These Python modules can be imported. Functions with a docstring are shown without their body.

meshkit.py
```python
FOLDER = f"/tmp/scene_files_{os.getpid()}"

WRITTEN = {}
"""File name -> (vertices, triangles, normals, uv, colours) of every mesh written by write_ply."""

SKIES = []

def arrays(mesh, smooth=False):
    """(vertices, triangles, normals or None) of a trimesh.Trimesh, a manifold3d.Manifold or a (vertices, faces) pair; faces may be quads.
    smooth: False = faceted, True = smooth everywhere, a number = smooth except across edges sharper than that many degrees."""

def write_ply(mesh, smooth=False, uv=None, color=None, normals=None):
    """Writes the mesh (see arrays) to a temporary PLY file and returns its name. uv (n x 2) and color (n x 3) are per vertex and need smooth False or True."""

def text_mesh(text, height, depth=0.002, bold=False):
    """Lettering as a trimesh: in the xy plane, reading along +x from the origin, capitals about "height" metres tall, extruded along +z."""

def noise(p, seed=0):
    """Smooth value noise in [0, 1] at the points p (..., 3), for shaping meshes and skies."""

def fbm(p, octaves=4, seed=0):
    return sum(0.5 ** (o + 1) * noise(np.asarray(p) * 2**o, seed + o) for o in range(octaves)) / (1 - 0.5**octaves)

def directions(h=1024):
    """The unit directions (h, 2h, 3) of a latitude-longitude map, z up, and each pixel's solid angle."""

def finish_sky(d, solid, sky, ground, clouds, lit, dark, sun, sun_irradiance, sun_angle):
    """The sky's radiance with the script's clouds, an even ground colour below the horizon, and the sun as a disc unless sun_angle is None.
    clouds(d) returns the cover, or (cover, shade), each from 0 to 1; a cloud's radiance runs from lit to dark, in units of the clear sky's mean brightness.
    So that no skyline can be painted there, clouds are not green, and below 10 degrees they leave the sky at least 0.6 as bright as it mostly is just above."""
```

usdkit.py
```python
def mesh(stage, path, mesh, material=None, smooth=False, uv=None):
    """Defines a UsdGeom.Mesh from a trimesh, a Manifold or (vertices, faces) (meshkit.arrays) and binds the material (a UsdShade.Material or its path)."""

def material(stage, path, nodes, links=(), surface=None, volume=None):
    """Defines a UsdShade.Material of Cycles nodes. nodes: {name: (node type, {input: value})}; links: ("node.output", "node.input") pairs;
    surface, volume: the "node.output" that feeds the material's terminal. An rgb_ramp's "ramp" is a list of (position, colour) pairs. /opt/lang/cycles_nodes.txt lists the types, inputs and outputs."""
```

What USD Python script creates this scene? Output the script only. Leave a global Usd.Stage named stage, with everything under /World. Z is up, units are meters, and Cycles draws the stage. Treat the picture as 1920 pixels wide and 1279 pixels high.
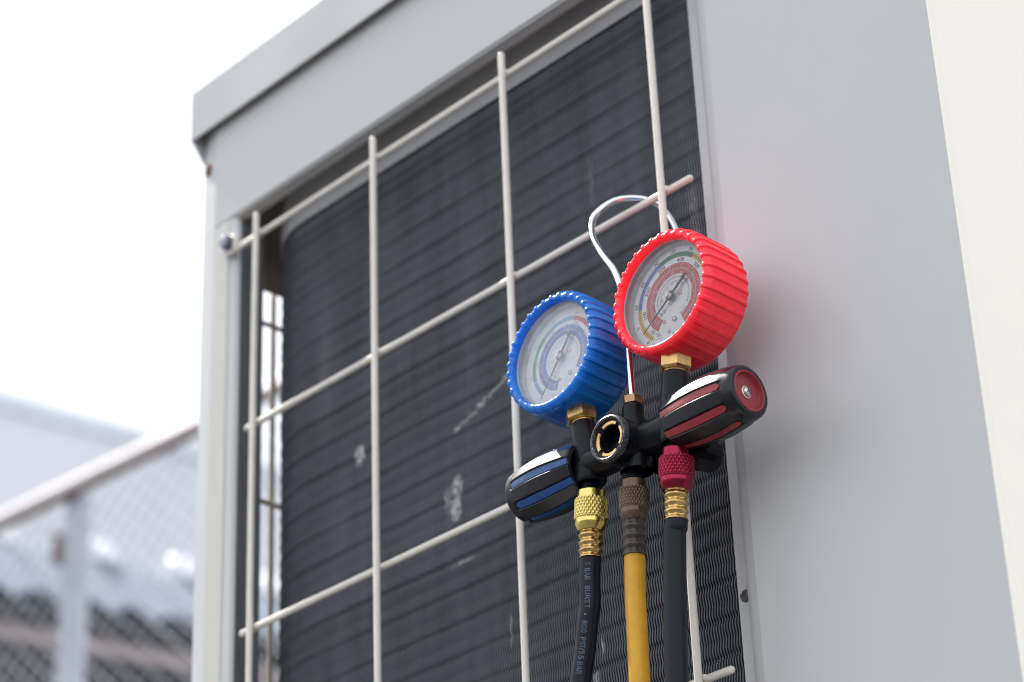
import math
import numpy as np
import trimesh
import manifold3d as m3
import usdkit
import meshkit
from pxr import Usd, UsdGeom, UsdLux, UsdShade, Sdf, Gf, Vt

stage = Usd.Stage.CreateInMemory()
UsdGeom.SetStageUpAxis(stage, UsdGeom.Tokens.z)
UsdGeom.SetStageMetersPerUnit(stage, 1.0)
UsdGeom.Xform.Define(stage, '/World')
UsdGeom.Scope.Define(stage, '/World/Looks')
PI = math.pi
rng = np.random.default_rng(7)
H = 1.3          # height of the grille's top wire above the ground; parts are written relative to that wire

# ------------------------------------------------------------------ camera
cam = UsdGeom.Camera.Define(stage, '/World/camera')
RT = np.array([0.67777963, 0.73433578, -0.03695593])
UP = -np.array([-0.36634495, 0.29369714, -0.88291187])
FW = np.array([-0.63749992, 0.61195829, 0.46808215])
CP = np.array([1.19462153, -0.90057314, -0.88306676 + H])
cam.AddTransformOp().Set(Gf.Matrix4d(*RT, 0, *UP, 0, *(-FW), 0, *CP, 1))
cam.CreateFocalLengthAttr(85.0)
cam.CreateHorizontalApertureAttr(36.0)
cam.CreateVerticalApertureAttr(36.0 * 682 / 1024)
cam.CreateFStopAttr(7.1)
cam.CreateFocusDistanceAttr(1.295)
cam.CreateClippingRangeAttr(Gf.Vec2f(0.05, 2000))
cam.CreateExposureAttr(0.77)

# ------------------------------------------------------------------ sky and sun
SUN = np.array([-0.58, -0.012, 0.0]); SUN[2] = math.sqrt(1 - SUN @ SUN)
el = math.asin(SUN[2]); rot = math.atan2(SUN[0], SUN[1])
skymat = usdkit.material(stage, '/World/Looks/sky_look', {
    'sky': ('sky_texture', {'sky_type': 'single_scattering', 'sun_disc': False, 'sun_elevation': el, 'sun_rotation': rot, 'aerosol_density': 2.0}),
    'tc': ('texture_coordinate', {}),
    'n': ('noise_texture', {'scale': 2.2, 'detail': 6.0, 'roughness': 0.55}),
    'r': ('rgb_ramp', {'ramp': [(0.25, (0.62,) * 3), (0.7, (0.9,) * 3)]}),
    'mx': ('mix_color', {'b': (8.9, 9.15, 9.75), 'use_clamp': False}),
    'bg': ('background_shader', {'strength': 0.1})},
    [('tc.generated', 'n.vector'), ('n.fac', 'r.fac'), ('r.color', 'mx.fac'), ('sky.color', 'mx.a'), ('mx.result', 'bg.color')], surface='bg.background')
dome = UsdLux.DomeLight.Define(stage, '/World/sky')
UsdShade.MaterialBindingAPI.Apply(dome.GetPrim()).Bind(skymat)
dome.GetPrim().SetCustomDataByKey('kind', 'structure')
sun = UsdLux.DistantLight.Define(stage, '/World/sun')
sun.CreateIntensityAttr(1.25); sun.CreateAngleAttr(0.7); sun.CreateColorAttr(Gf.Vec3f(1.0, 0.95, 0.88)); sun.CreateNormalizeAttr(True)
sx = np.cross([0, 1, 0], SUN); sx /= np.linalg.norm(sx); sy = np.cross(SUN, sx)
sun.AddTransformOp().Set(Gf.Matrix4d(*sx, 0, *sy, 0, *SUN, 0, 0, 0, 30, 1))

# ------------------------------------------------------------------ helpers
used = {}
def numbered(parent, name):
    k = used.get((parent, name), 0); used[(parent, name)] = k + 1
    return f'{parent}/{name}' + (f'_{k:03d}' if k else '')
LOC = {}
def thing(name, label, cat, loc, group=None):
    p = numbered('/World', name)
    x = UsdGeom.Xform.Define(stage, p); x.AddTranslateOp().Set(Gf.Vec3d(*map(float, loc)))
    LOC[p] = np.array(loc, float) - [0, 0, H]
    q = x.GetPrim(); q.SetCustomDataByKey('label', label); q.SetCustomDataByKey('category', cat)
    if group: q.SetCustomDataByKey('group', group)
    return p
def tri(mesh):
    if isinstance(mesh, list): return trimesh.util.concatenate([tri(m) for m in mesh])
    if hasattr(mesh, 'to_mesh'):
        t = mesh.to_mesh(); return trimesh.Trimesh(t.vert_properties[:, :3], t.tri_verts, process=False)
    if isinstance(mesh, tuple):
        v, f = np.asarray(mesh[0], float), np.asarray(mesh[1], int)
        if f.shape[1] == 4: f = np.vstack([f[:, [0, 1, 2]], f[:, [0, 2, 3]]])
        return trimesh.Trimesh(v, f, process=False)
    return mesh
TURN = {}
def obj(name, mesh, mat, parent='/World', smooth=False, label=None, kind=None, col=None, flt=None):
    """one Mesh prim; the given vertices are relative to the top wire of the grille (H above ground)"""
    root = '/' + '/'.join(parent.split('/')[1:3]) if parent != '/World' else None
    off = LOC.get(root, np.array([0, 0, -H]))
    t = tri(mesh)
    if root in TURN:
        (px, py), a = TURN[root]; a = math.radians(a); v = np.array(t.vertices); x, y = v[:, 0] - px, v[:, 1] - py
        v[:, 0], v[:, 1] = px + x * math.cos(a) - y * math.sin(a), py + x * math.sin(a) + y * math.cos(a); t = trimesh.Trimesh(v, t.faces, process=False)
    t = trimesh.Trimesh(np.array(t.vertices) - off, np.array(t.faces), process=False)
    p = numbered(parent, name)
    g = usdkit.mesh(stage, p, t, MAT[mat], smooth)
    if col is not None:
        UsdGeom.PrimvarsAPI(g).CreatePrimvar('tint', Sdf.ValueTypeNames.Color3fArray, 'vertex').Set(Vt.Vec3fArray.FromNumpy(np.asarray(col, np.float32)))
    q = g.GetPrim()
    if label: q.SetCustomDataByKey('label', label)
    if kind: q.SetCustomDataByKey('kind', kind)
    return p
def group(name, parent):
    p = numbered(parent, name); UsdGeom.Xform.Define(stage, p); return p
def box(x0, x1, y0, y1, z0, z1, b=0.0):
    if b <= 0:
        t = trimesh.creation.box(extents=(x1 - x0, y1 - y0, z1 - z0)); t.apply_translation(((x0 + x1) / 2, (y0 + y1) / 2, (z0 + z1) / 2)); return t
    pts = []
    for i in (0, 1):
        for j in (0, 1):
            for k in (0, 1):
                c = np.array([(x0, x1)[i], (y0, y1)[j], (z0, z1)[k]]); s = np.array([1 - 2 * i, 1 - 2 * j, 1 - 2 * k]) * b
                for a in range(3):
                    d = s.copy(); d[a] = 0; pts.append(c + d)
                pts.append(c + s * 0.42)
    return tri(m3.Manifold.hull_points(np.array(pts)))
def prism_z(poly, z0, z1):
    """closed outline (x, y) extruded in z"""
    t = trimesh.creation.extrude_polygon(__import__('shapely').Polygon(poly), z1 - z0, engine='earcut'); t.apply_translation((0, 0, z0)); return t
def frames(P):
    P = np.asarray(P, float); T = np.gradient(P, axis=0); T /= np.linalg.norm(T, axis=1)[:, None]
    ref = np.array([0, 0, 1.0]) if abs(T[0, 2]) < 0.9 else np.array([1.0, 0, 0])
    n = np.cross(T[0], ref); n /= np.linalg.norm(n); N = [n]
    for k in range(1, len(P)):
        n = N[-1] - T[k] * (N[-1] @ T[k]); N.append(n / np.linalg.norm(n))
    N = np.array(N); return T, N, np.cross(T, N)
def tube(P, r, n=14, cap=True, round_end=False):
    P = np.asarray(P, float); rr = np.full(len(P), r, float) if np.ndim(r) == 0 else np.asarray(r, float)
    if round_end:
        T0 = P[0] - P[1]; T0 /= np.linalg.norm(T0); T1 = P[-1] - P[-2]; T1 /= np.linalg.norm(T1); R = rr[0]
        a = [(s, c) for s, c in ((0.98, 0.2), (0.8, 0.6), (0.45, 0.89))]
        P = np.vstack([[P[0] + T0 * R * s for s, c in a], P, [P[-1] + T1 * R * s for s, c in a[::-1]]])
        rr = np.r_[[R * c for s, c in a], rr, [R * c for s, c in a[::-1]]]
    T, N, B = frames(P); t = np.linspace(0, 2 * PI, n, endpoint=False)
    V = (P[:, None] + rr[:, None, None] * (np.cos(t)[None, :, None] * N[:, None] + np.sin(t)[None, :, None] * B[:, None])).reshape(-1, 3)
    F = grid_faces(len(P), n, True)
    if cap:
        c0, c1 = len(V), len(V) + 1; V = np.vstack([V, P[0], P[-1]]); k = np.arange(n); e = (len(P) - 1) * n
        F = np.vstack([F, np.stack([np.full(n, c0), (k + 1) % n, k], 1), np.stack([np.full(n, c1), e + k, e + (k + 1) % n], 1)])
    return trimesh.Trimesh(V, F, process=False)
def grid_faces(a, b, wrap):
    i, j = np.meshgrid(np.arange(a - 1), np.arange(b if wrap else b - 1), indexing='ij'); i, j = i.ravel(), j.ravel(); j2 = (j + 1) % b
    q = np.stack([i * b + j, i * b + j2, (i + 1) * b + j2, (i + 1) * b + j], 1)
    return np.vstack([q[:, [0, 1, 2]], q[:, [0, 2, 3]]])
def lathe(prof, n=48, disp=None, O=(0, 0, 0), A=(0, 0, 1), X=None):
    """revolves (r, h) about the axis A through O; disp(theta, index array) adds to r"""
    prof = np.asarray(prof, float); A = np.asarray(A, float); A = A / np.linalg.norm(A)
    if X is None: X = np.array([1.0, 0, 0]) if abs(A[0]) < 0.9 else np.array([0, 0, 1.0])
    X = X - A * (X @ A); X = X / np.linalg.norm(X); Y = np.cross(A, X)
    t = np.linspace(0, 2 * PI, n, endpoint=False)
    r = np.repeat(prof[:, 0][:, None], n, 1); h = np.repeat(prof[:, 1][:, None], n, 1)
    if disp is not None:
        dr = disp(np.repeat(t[None], len(prof), 0), prof)
        if isinstance(dr, tuple): r, h = r + dr[0], h + dr[1]
        else: r = r + dr
    V = np.asarray(O, float) + (r * np.cos(t))[..., None] * X + (r * np.sin(t))[..., None] * Y + h[..., None] * A
    F = grid_faces(len(prof), n, True)
    return trimesh.Trimesh(V.reshape(-1, 3), F, process=False)
def hexnut(af, h0, h1, O, A, X=None, n=6, ch=0.12):
    R = af / math.sqrt(3) if n == 6 else af / 2 / math.cos(PI / n)
    d = (h1 - h0) * ch
    return lathe([(0, h0), (R - d * 1.5, h0), (R, h0 + d), (R, h1 - d), (R - d * 1.5, h1), (0, h1)], n, O=O, A=A, X=X)
def outward(m):
    f = np.array(m.faces)
    return m if m.face_normals[:, 2].mean() > 0 else trimesh.Trimesh(m.vertices, f[:, ::-1], process=False)
def smoothstep(a, b, x):
    t = np.clip((x - a) / (b - a), 0, 1); return t * t * (3 - 2 * t)
def catmull(P, k=10):
    P = np.asarray(P, float); Q = np.vstack([2 * P[0] - P[1], P, 2 * P[-1] - P[-2]]); out = []
    for i in range(1, len(Q) - 2):
        t = np.linspace(0, 1, k, endpoint=False)[:, None]; a, b, c, d = Q[i - 1:i + 3]
        out.append(0.5 * (2 * b + (c - a) * t + (2 * a - 5 * b + 4 * c - d) * t ** 2 + (3 * b - a - 3 * c + d) * t ** 3))
    return np.vstack(out + [P[-1:]])

# ------------------------------------------------------------------ materials
MAT = {}
def paint(name, c, rough=0.45, var=0.06, scale=14, bump=0.08, bs=900, metallic=0.0, spec=0.5, rv=0.12, extra=None, dist=0.0004):
    c = np.array(c, float)
    nodes = {'g': ('geometry', {}), 'n': ('noise_texture', {'scale': scale, 'detail': 5.0, 'roughness': 0.6}),
             'r': ('rgb_ramp', {'ramp': [(0.3, tuple(c * (1 - var))), (0.7, tuple(np.minimum(c * (1 + var), 1)))]}),
             'rr': ('map_range', {'from_min': 0.3, 'from_max': 0.7, 'to_min': max(rough - rv, 0.02), 'to_max': min(rough + rv, 1)}),
             'n2': ('noise_texture', {'scale': bs, 'detail': 2.0}), 'b': ('bump', {'strength': bump, 'distance': dist}),
             'p': ('principled_bsdf', {'metallic': metallic, 'specular_ior_level': spec, **(extra or {})})}
    MAT[name] = usdkit.material(stage, '/World/Looks/' + name, nodes, [('g.position', 'n.vector'), ('g.position', 'n2.vector'), ('n.fac', 'r.fac'), ('n.fac', 'rr.value'), ('r.color', 'p.base_color'),
        ('rr.result', 'p.roughness'), ('n2.fac', 'b.height'), ('b.normal', 'p.normal')], surface='p.BSDF')
paint('grey_paint', (0.55, 0.55, 0.545), 0.42, 0.04, 4, 0.05, 700)
paint('cream_paint', (0.83, 0.78, 0.675), 0.42, 0.02, 5, 0.05, 700)
paint('post_warm_light', (0.64, 0.62, 0.55), 0.4, 0.03, 30, 0.1, 500)  # warm light on the post's front face, painted as a cream tone
paint('inner_metal', (0.36, 0.36, 0.365), 0.5, 0.08, 20, 0.08, 500)
paint('return_shade', (0.10, 0.105, 0.11), 0.5, 0.08, 20, 0.08, 500)  # shadow on the post's return flange, painted as a dark colour
paint('cavity_paint', (0.62, 0.61, 0.60), 0.5, 0.05, 20, 0.05, 500)
paint('tan_metal', (0.72, 0.62, 0.52), 0.5, 0.1, 20, 0.08, 500)
paint('wire_coat', (0.70, 0.655, 0.575), 0.4, 0.05, 60, 0.12, 900)
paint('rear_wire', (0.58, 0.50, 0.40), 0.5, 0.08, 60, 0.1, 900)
paint('steel_bolt', (0.24, 0.26, 0.31), 0.35, 0.15, 200, 0.1, 1500, metallic=0.9)
paint('dark_screw', (0.10, 0.10, 0.11), 0.4, 0.2, 300, 0.1, 1500, metallic=0.6)
paint('black_anodised', (0.0035, 0.004, 0.006), 0.32, 0.25, 150, 0.08, 1800, spec=0.2)
paint('black_plastic', (0.0035, 0.0035, 0.006), 0.29, 0.2, 150, 0.05, 2500, spec=0.42, rv=0.04)
paint('black_rubber', (0.005, 0.006, 0.011), 0.34, 0.25, 120, 0.10, 1600, spec=0.22)
paint('yellow_rubber', (0.60, 0.305, 0.016), 0.42, 0.18, 60, 0.15, 900, spec=0.35)
paint('gold', (0.80, 0.62, 0.20), 0.22, 0.08, 200, 0.1, 2500, metallic=1.0, rv=0.08)
paint('brass', (0.66, 0.43, 0.17), 0.26, 0.16, 220, 0.15, 2500, metallic=1.0, rv=0.1)
paint('dull_brass', (0.36, 0.23, 0.12), 0.3, 0.2, 220, 0.15, 2500, metallic=0.95)
paint('bronze', (0.13, 0.095, 0.062), 0.34, 0.2, 220, 0.15, 2500, metallic=0.9, rv=0.1)
paint('brown_sleeve', (0.035, 0.024, 0.020), 0.36, 0.2, 200, 0.15, 2000)
paint('magenta_metal', (0.33, 0.026, 0.060), 0.24, 0.1, 200, 0.1, 2500, metallic=1.0, rv=0.08)
paint('chrome', (0.82, 0.83, 0.85), 0.1, 0.04, 100, 0.03, 1500, metallic=1.0, rv=0.05)
paint('screw_metal', (0.62, 0.60, 0.57), 0.24, 0.15, 400, 0.1, 2500, metallic=1.0)
paint('red_rubber', (0.95, 0.022, 0.040), 0.26, 0.05, 70, 0.12, 1500, extra={'subsurface_weight': 0.25, 'subsurface_radius': (1.0, 0.15, 0.1), 'subsurface_scale': 0.003})
paint('blue_rubber', (0.001, 0.125, 0.45), 0.25, 0.06, 70, 0.12, 1500, extra={'subsurface_weight': 0.2, 'subsurface_radius': (0.2, 0.4, 1.0), 'subsurface_scale': 0.002})
paint('red_plastic', (0.26, 0.026, 0.034), 0.40, 0.1, 120, 0.25, 2000)
paint('blue_plastic', (0.008, 0.055, 0.20), 0.36, 0.1, 120, 0.25, 2000)
paint('bezel_grey', (0.50, 0.50, 0.51), 0.4, 0.05, 60, 0.05, 900, metallic=0.35)
paint('dial_white', (0.90, 0.90, 0.905), 0.5, 0.01, 30, 0.0, 900)
paint('needle_black', (0.02, 0.02, 0.022), 0.4, 0.1, 100, 0.0, 900)
paint('needle_grey', (0.10, 0.10, 0.11), 0.4, 0.1, 100, 0.0, 900)
paint('hose_print', (0.085, 0.12, 0.17), 0.6, 0.8, 500, 0.0, 900)
paint('concrete', (0.055, 0.056, 0.060), 0.85, 0.2, 3, 0.5, 60, dist=0.004)
paint('pad_concrete', (0.40, 0.39, 0.37), 0.85, 0.15, 6, 0.5, 90, dist=0.003)
paint('pale_wall', (0.66, 0.67, 0.685), 0.7, 0.05, 0.8, 0.2, 20, dist=0.004)
paint('coping_metal', (0.62, 0.64, 0.67), 0.5, 0.05, 2, 0.1, 20)
paint('rail_paint', (0.78, 0.70, 0.70), 0.45, 0.1, 9, 0.1, 200)
paint('rust', (0.16, 0.075, 0.045), 0.7, 0.3, 60, 0.3, 400)
paint('galvanised', (0.44, 0.46, 0.50), 0.42, 0.15, 12, 0.1, 200, metallic=0.3)
paint('mesh_wire', (0.55, 0.57, 0.60), 0.42, 0.1, 12, 0.1, 200, metallic=0.3)
paint('roof_tile', (0.20, 0.235, 0.30), 0.8, 0.2, 3, 0.2, 60, spec=0.1)
paint('ridge_white', (0.82, 0.82, 0.82), 0.3, 0.03, 3, 0.1, 60)
paint('shed_dark', (0.012, 0.0125, 0.016), 0.7, 0.3, 3, 0.3, 40)
paint('soffit_dark', (0.025, 0.025, 0.025), 0.7, 0.2, 3, 0.2, 40)
paint('pink_beam', (0.66, 0.52, 0.52), 0.6, 0.2, 6, 0.2, 40)
# coil fins: dark aluminium with dust and a few crushed, shiny spots (the tint of each vertex)
MAT['fins'] = usdkit.material(stage, '/World/Looks/fins', {
    'a': ('attribute', {'attribute': 'tint'}), 'g': ('geometry', {}),
    'mp': ('mapping', {'scale': (40, 40, 6)}), 'n': ('noise_texture', {'scale': 1.0, 'detail': 6.0, 'roughness': 0.65}),
    'r': ('rgb_ramp', {'ramp': [(0.3, (0.048, 0.051, 0.063)), (0.62, (0.088, 0.093, 0.110)), (0.8, (0.13, 0.135, 0.145))]}),
    'n3': ('noise_texture', {'scale': 260.0, 'detail': 3.0}), 'm': ('math', {'math_type': 'multiply'}), 'sx': ('separate_xyz', {}), 'mr': ('map_range', {'from_min': 0.26, 'from_max': 0.46, 'to_min': 0.0, 'to_max': 1.0}),
    'mc': ('mix_color', {'b': (0.50, 0.49, 0.48)}), 'p': ('principled_bsdf', {'roughness': 0.42, 'specular_ior_level': 0.5, 'metallic': 0.15})},
    [('g.position', 'mp.vector'), ('mp.vector', 'n.vector'), ('n.fac', 'r.fac'), ('g.position', 'n3.vector'), ('n3.fac', 'mr.value'), ('a.vector', 'sx.vector'), ('sx.x', 'm.value1'), ('mr.result', 'm.value2'), ('m.value', 'mc.fac'), ('r.color', 'mc.a'), ('mc.result', 'p.base_color')], surface='p.BSDF')
MAT['print'] = usdkit.material(stage, '/World/Looks/print', {'a': ('attribute', {'attribute': 'tint'}), 'p': ('principled_bsdf', {'roughness': 0.5, 'specular_ior_level': 0.3})}, [('a.color', 'p.base_color')], surface='p.BSDF')
for nm in ('grey_paint', 'cream_paint'):
    P = '/World/Looks/' + nm
    def sh(k, kind, ins):
        q = UsdShade.Shader.Define(stage, f'{P}/{k}'); q.CreateIdAttr('cycles_' + kind)
        for a, b in ins.items(): q.CreateInput(a, Sdf.ValueTypeNames.Float).Set(float(b))
        return q
    w, b2 = sh('wn', 'noise_texture', {'scale': 7.0, 'detail': 1.0}), sh('wb', 'bump', {'strength': 0.25, 'distance': 0.006})
    geo = UsdShade.Shader.Get(stage, P + '/g'); w.CreateInput('vector', Sdf.ValueTypeNames.Token).ConnectToSource(geo.CreateOutput('position', Sdf.ValueTypeNames.Token))
    b2.CreateInput('height', Sdf.ValueTypeNames.Token).ConnectToSource(w.CreateOutput('fac', Sdf.ValueTypeNames.Token))
    UsdShade.Shader.Get(stage, P + '/b').CreateInput('normal', Sdf.ValueTypeNames.Token).ConnectToSource(b2.CreateOutput('normal', Sdf.ValueTypeNames.Token))
def glass(name, haze, hazecol):
    MAT[name] = usdkit.material(stage, '/World/Looks/' + name, {'f': ('fresnel', {'IOR': 1.5}), 't': ('transparent_bsdf', {'color': (1, 1, 1)}), 'gl': ('glossy_bsdf', {'roughness': 0.03, 'color': (1, 1, 1)}),
        'd': ('diffuse_bsdf', {'color': hazecol}), 'g': ('geometry', {}), 'n': ('noise_texture', {'scale': 120.0, 'detail': 4.0}), 'r': ('map_range', {'from_min': 0.3, 'from_max': 0.7, 'to_min': haze * 0.5, 'to_max': haze * 1.5}),
        'm0': ('mix_closure', {}), 'm': ('mix_closure', {})},
        [('g.position', 'n.vector'), ('n.fac', 'r.value'), ('r.result', 'm0.fac'), ('t.BSDF', 'm0.closure1'), ('d.BSDF', 'm0.closure2'), ('f.fac', 'm.fac'), ('m0.closure', 'm.closure1'), ('gl.BSDF', 'm.closure2')], surface='m.closure')
glass('clear_lens', 0.015, (0.7, 0.7, 0.72))
glass('glare_lens', 0.09, (0.85, 0.87, 0.90))  # reflection on the blue gauge's glass, put in as a pale diffuse veil
MAT['worn_ring'] = usdkit.material(stage, '/World/Looks/worn_ring', {'g': ('geometry', {}), 'n': ('noise_texture', {'scale': 1800.0, 'detail': 5.0, 'roughness': 0.7}), 'r': ('rgb_ramp', {'ramp': [(0.54, (0.014, 0.015, 0.019)), (0.60, (0.30, 0.31, 0.34)), (0.70, (0.72, 0.72, 0.75))]}),
    'mr': ('map_range', {'from_min': 0.54, 'from_max': 0.62, 'to_min': 0.1, 'to_max': 1.0}), 'p': ('principled_bsdf', {'roughness': 0.34})}, [('g.position', 'n.vector'), ('n.fac', 'r.fac'), ('n.fac', 'mr.value'), ('mr.result', 'p.metallic'), ('r.color', 'p.base_color')], surface='p.BSDF')

# ------------------------------------------------------------------ ground
g = obj('ground', box(-400, 400, -400, 400, -H - 0.3, -H), 'concrete', kind='structure')
obj('pavement', box(-0.35, 0.85, -0.25, 0.7, -H - 0.05, -H + 0.06, 0.01), 'pad_concrete', kind='structure')

# ------------------------------------------------------------------ pale building far behind
def building():
    t = thing('pale_building', 'big pale plain-walled building rising behind the wire fence and low shed', 'building', (-12.0, 4.0, 0)); TURN[t] = ((-9.1, 5.2), -5.5)
    z1 = 5.10
    obj('wall', box(-14.9, -9.1, -7, 14.5, -H - 0.1, z1 - 0.12), 'pale_wall', t)
    obj('coping', box(-14.95, -9.085, -7.02, 14.52, z1 - 0.119, z1, 0.01), 'coping_metal', t)
building()

def shed():
    t = thing('low_shed', 'low dark shed with pale tiled roof and white ridge caps behind the fence', 'shed', (-7.0, 6.0, 0)); TURN[t] = ((-7.0, 4.1), -10.0)
    y0, y1 = 1.2, 11.0
    obj('wall', box(-7.6, -6.58, y0 + .1, y1 - .1, -H - 0.1, 2.575), 'shed_dark', t)
    obj('beam', box(-7.6, -6.50, y0 + .05, y1 - .05, 2.575, 2.645, 0.01), 'pink_beam', t)
    obj('soffit', box(-7.65, -6.42, y0, y1, 2.648, 2.71), 'soffit_dark', t)
    # barrel-tiled roof slope from the eave up to the ridge, waves across
    n = int((y1 - y0) / 0.02); ys = np.linspace(y0 - .05, y1 + .05, n); top = []
    for x, z in ((-6.38, 2.70), (-6.55, 2.84), (-6.72, 2.975), (-6.88, 3.10), (-7.0, 3.16)):
        w = 0.035 * np.abs(np.sin(ys * PI / 0.2)); top.append(np.stack([np.full(n, x) + w * 0.6, ys, z + w], 1))
    bot = [a - [0.03, 0, 0.05] for a in top]
    V = np.vstack(top + bot[::-1]); F = grid_faces(10, n, False)
    back = box(-7.65, -7.0, y0, y1, 2.71, 3.05)
    obj('roof', [trimesh.Trimesh(V, F, process=False), back], 'roof_tile', t, smooth=40)
    r2 = np.random.default_rng(3); y = y0 + .2
    while y < y1 - .3:
        L = r2.uniform(0.19, 0.25)
        a = np.linspace(0, PI, 12); pr = [(math.cos(k) * 0.12, math.sin(k) * 0.13) for k in a]
        V = np.array([(-7.0 - p[0], yy, 3.15 + p[1] * s) for yy, s in ((y, .8), (y + .02, 1.0), (y + L - .02, 1.0), (y + L, .8)) for p in pr])
        m = trimesh.Trimesh(V, grid_faces(4, 12, False), process=False)
        cap = trimesh.Trimesh(np.vstack([V[:12], V[-12:]]), np.vstack([[[0, k + 1, k] for k in range(1, 11)], [[12, 12 + k, 13 + k] for k in range(1, 11)]]), process=False)
        obj('ridge_cap', [m, cap], 'ridge_white', t, smooth=40)
        y += L + r2.uniform(0.13, 0.28)
shed()

# ------------------------------------------------------------------ chain-link fence
def fence():
    t = thing('chain_link_fence', 'tall chain-link fence with pinkish top rail and grey steel post', 'fence', (-3.43, 2.06, 0)); TURN[t] = ((-3.375, 2.027), 4.7)
    yf, zt, x0, x1 = 2.027, 1.605, -9.0, 1.6
    obj('top_rail', tube([(x0, yf, zt), (x1, yf, zt)], 0.0180, 20), 'rail_paint', t, smooth=True)
    obj('rust_strip', box(x0, x1, yf - 0.010, yf + 0.010, zt - 0.0265, zt - 0.0190), 'rust', t)
    for x in (-7.0, -3.455, 0.1):
        obj('post', tube([(x, yf + 0.05, -H - .1), (x, yf + 0.05, zt + 0.005)], 0.034, 24), 'galvanised', t, smooth=40)
        obj('clamp', [lathe([(0.037, -0.03), (0.043, -0.028), (0.043, 0.028), (0.037, 0.03)], 24, O=(x, yf + .065, 1.385)), box(x - 0.054, x - 0.028, yf + .015, yf + .06, 1.43, 1.51, .003)][1:], 'rust', t, smooth=40)
    # diagonal wires, two families
    W, Hh, p = x1 - x0, zt - 0.05 + H, 0.068; segs = []; sl = 0.058 / 0.068
    for fam in (0, 1):
        c = -Hh / sl
        while c < W:
            a, b = max(0.0, -c if True else 0), Hh / sl
            xs0, xs1 = max(c, 0), min(c + Hh / sl, W)
            if xs1 > xs0:
                q0, q1 = (xs0, (xs0 - c) * sl), (xs1, (xs1 - c) * sl)
                if fam: q0, q1 = (W - q0[0], q0[1]), (W - q1[0], q1[1])
                o = 0.003 * (1 if fam else -1)
                segs.append(tube([(x0 + q0[0], yf + o, -H + q0[1]), (x0 + q1[0], yf + o, -H + q1[1])], 0.0022, 5, cap=False))
            c += p
    obj('wire_mesh', segs, 'mesh_wire', t, smooth=True, kind='stuff')
fence()

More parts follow.
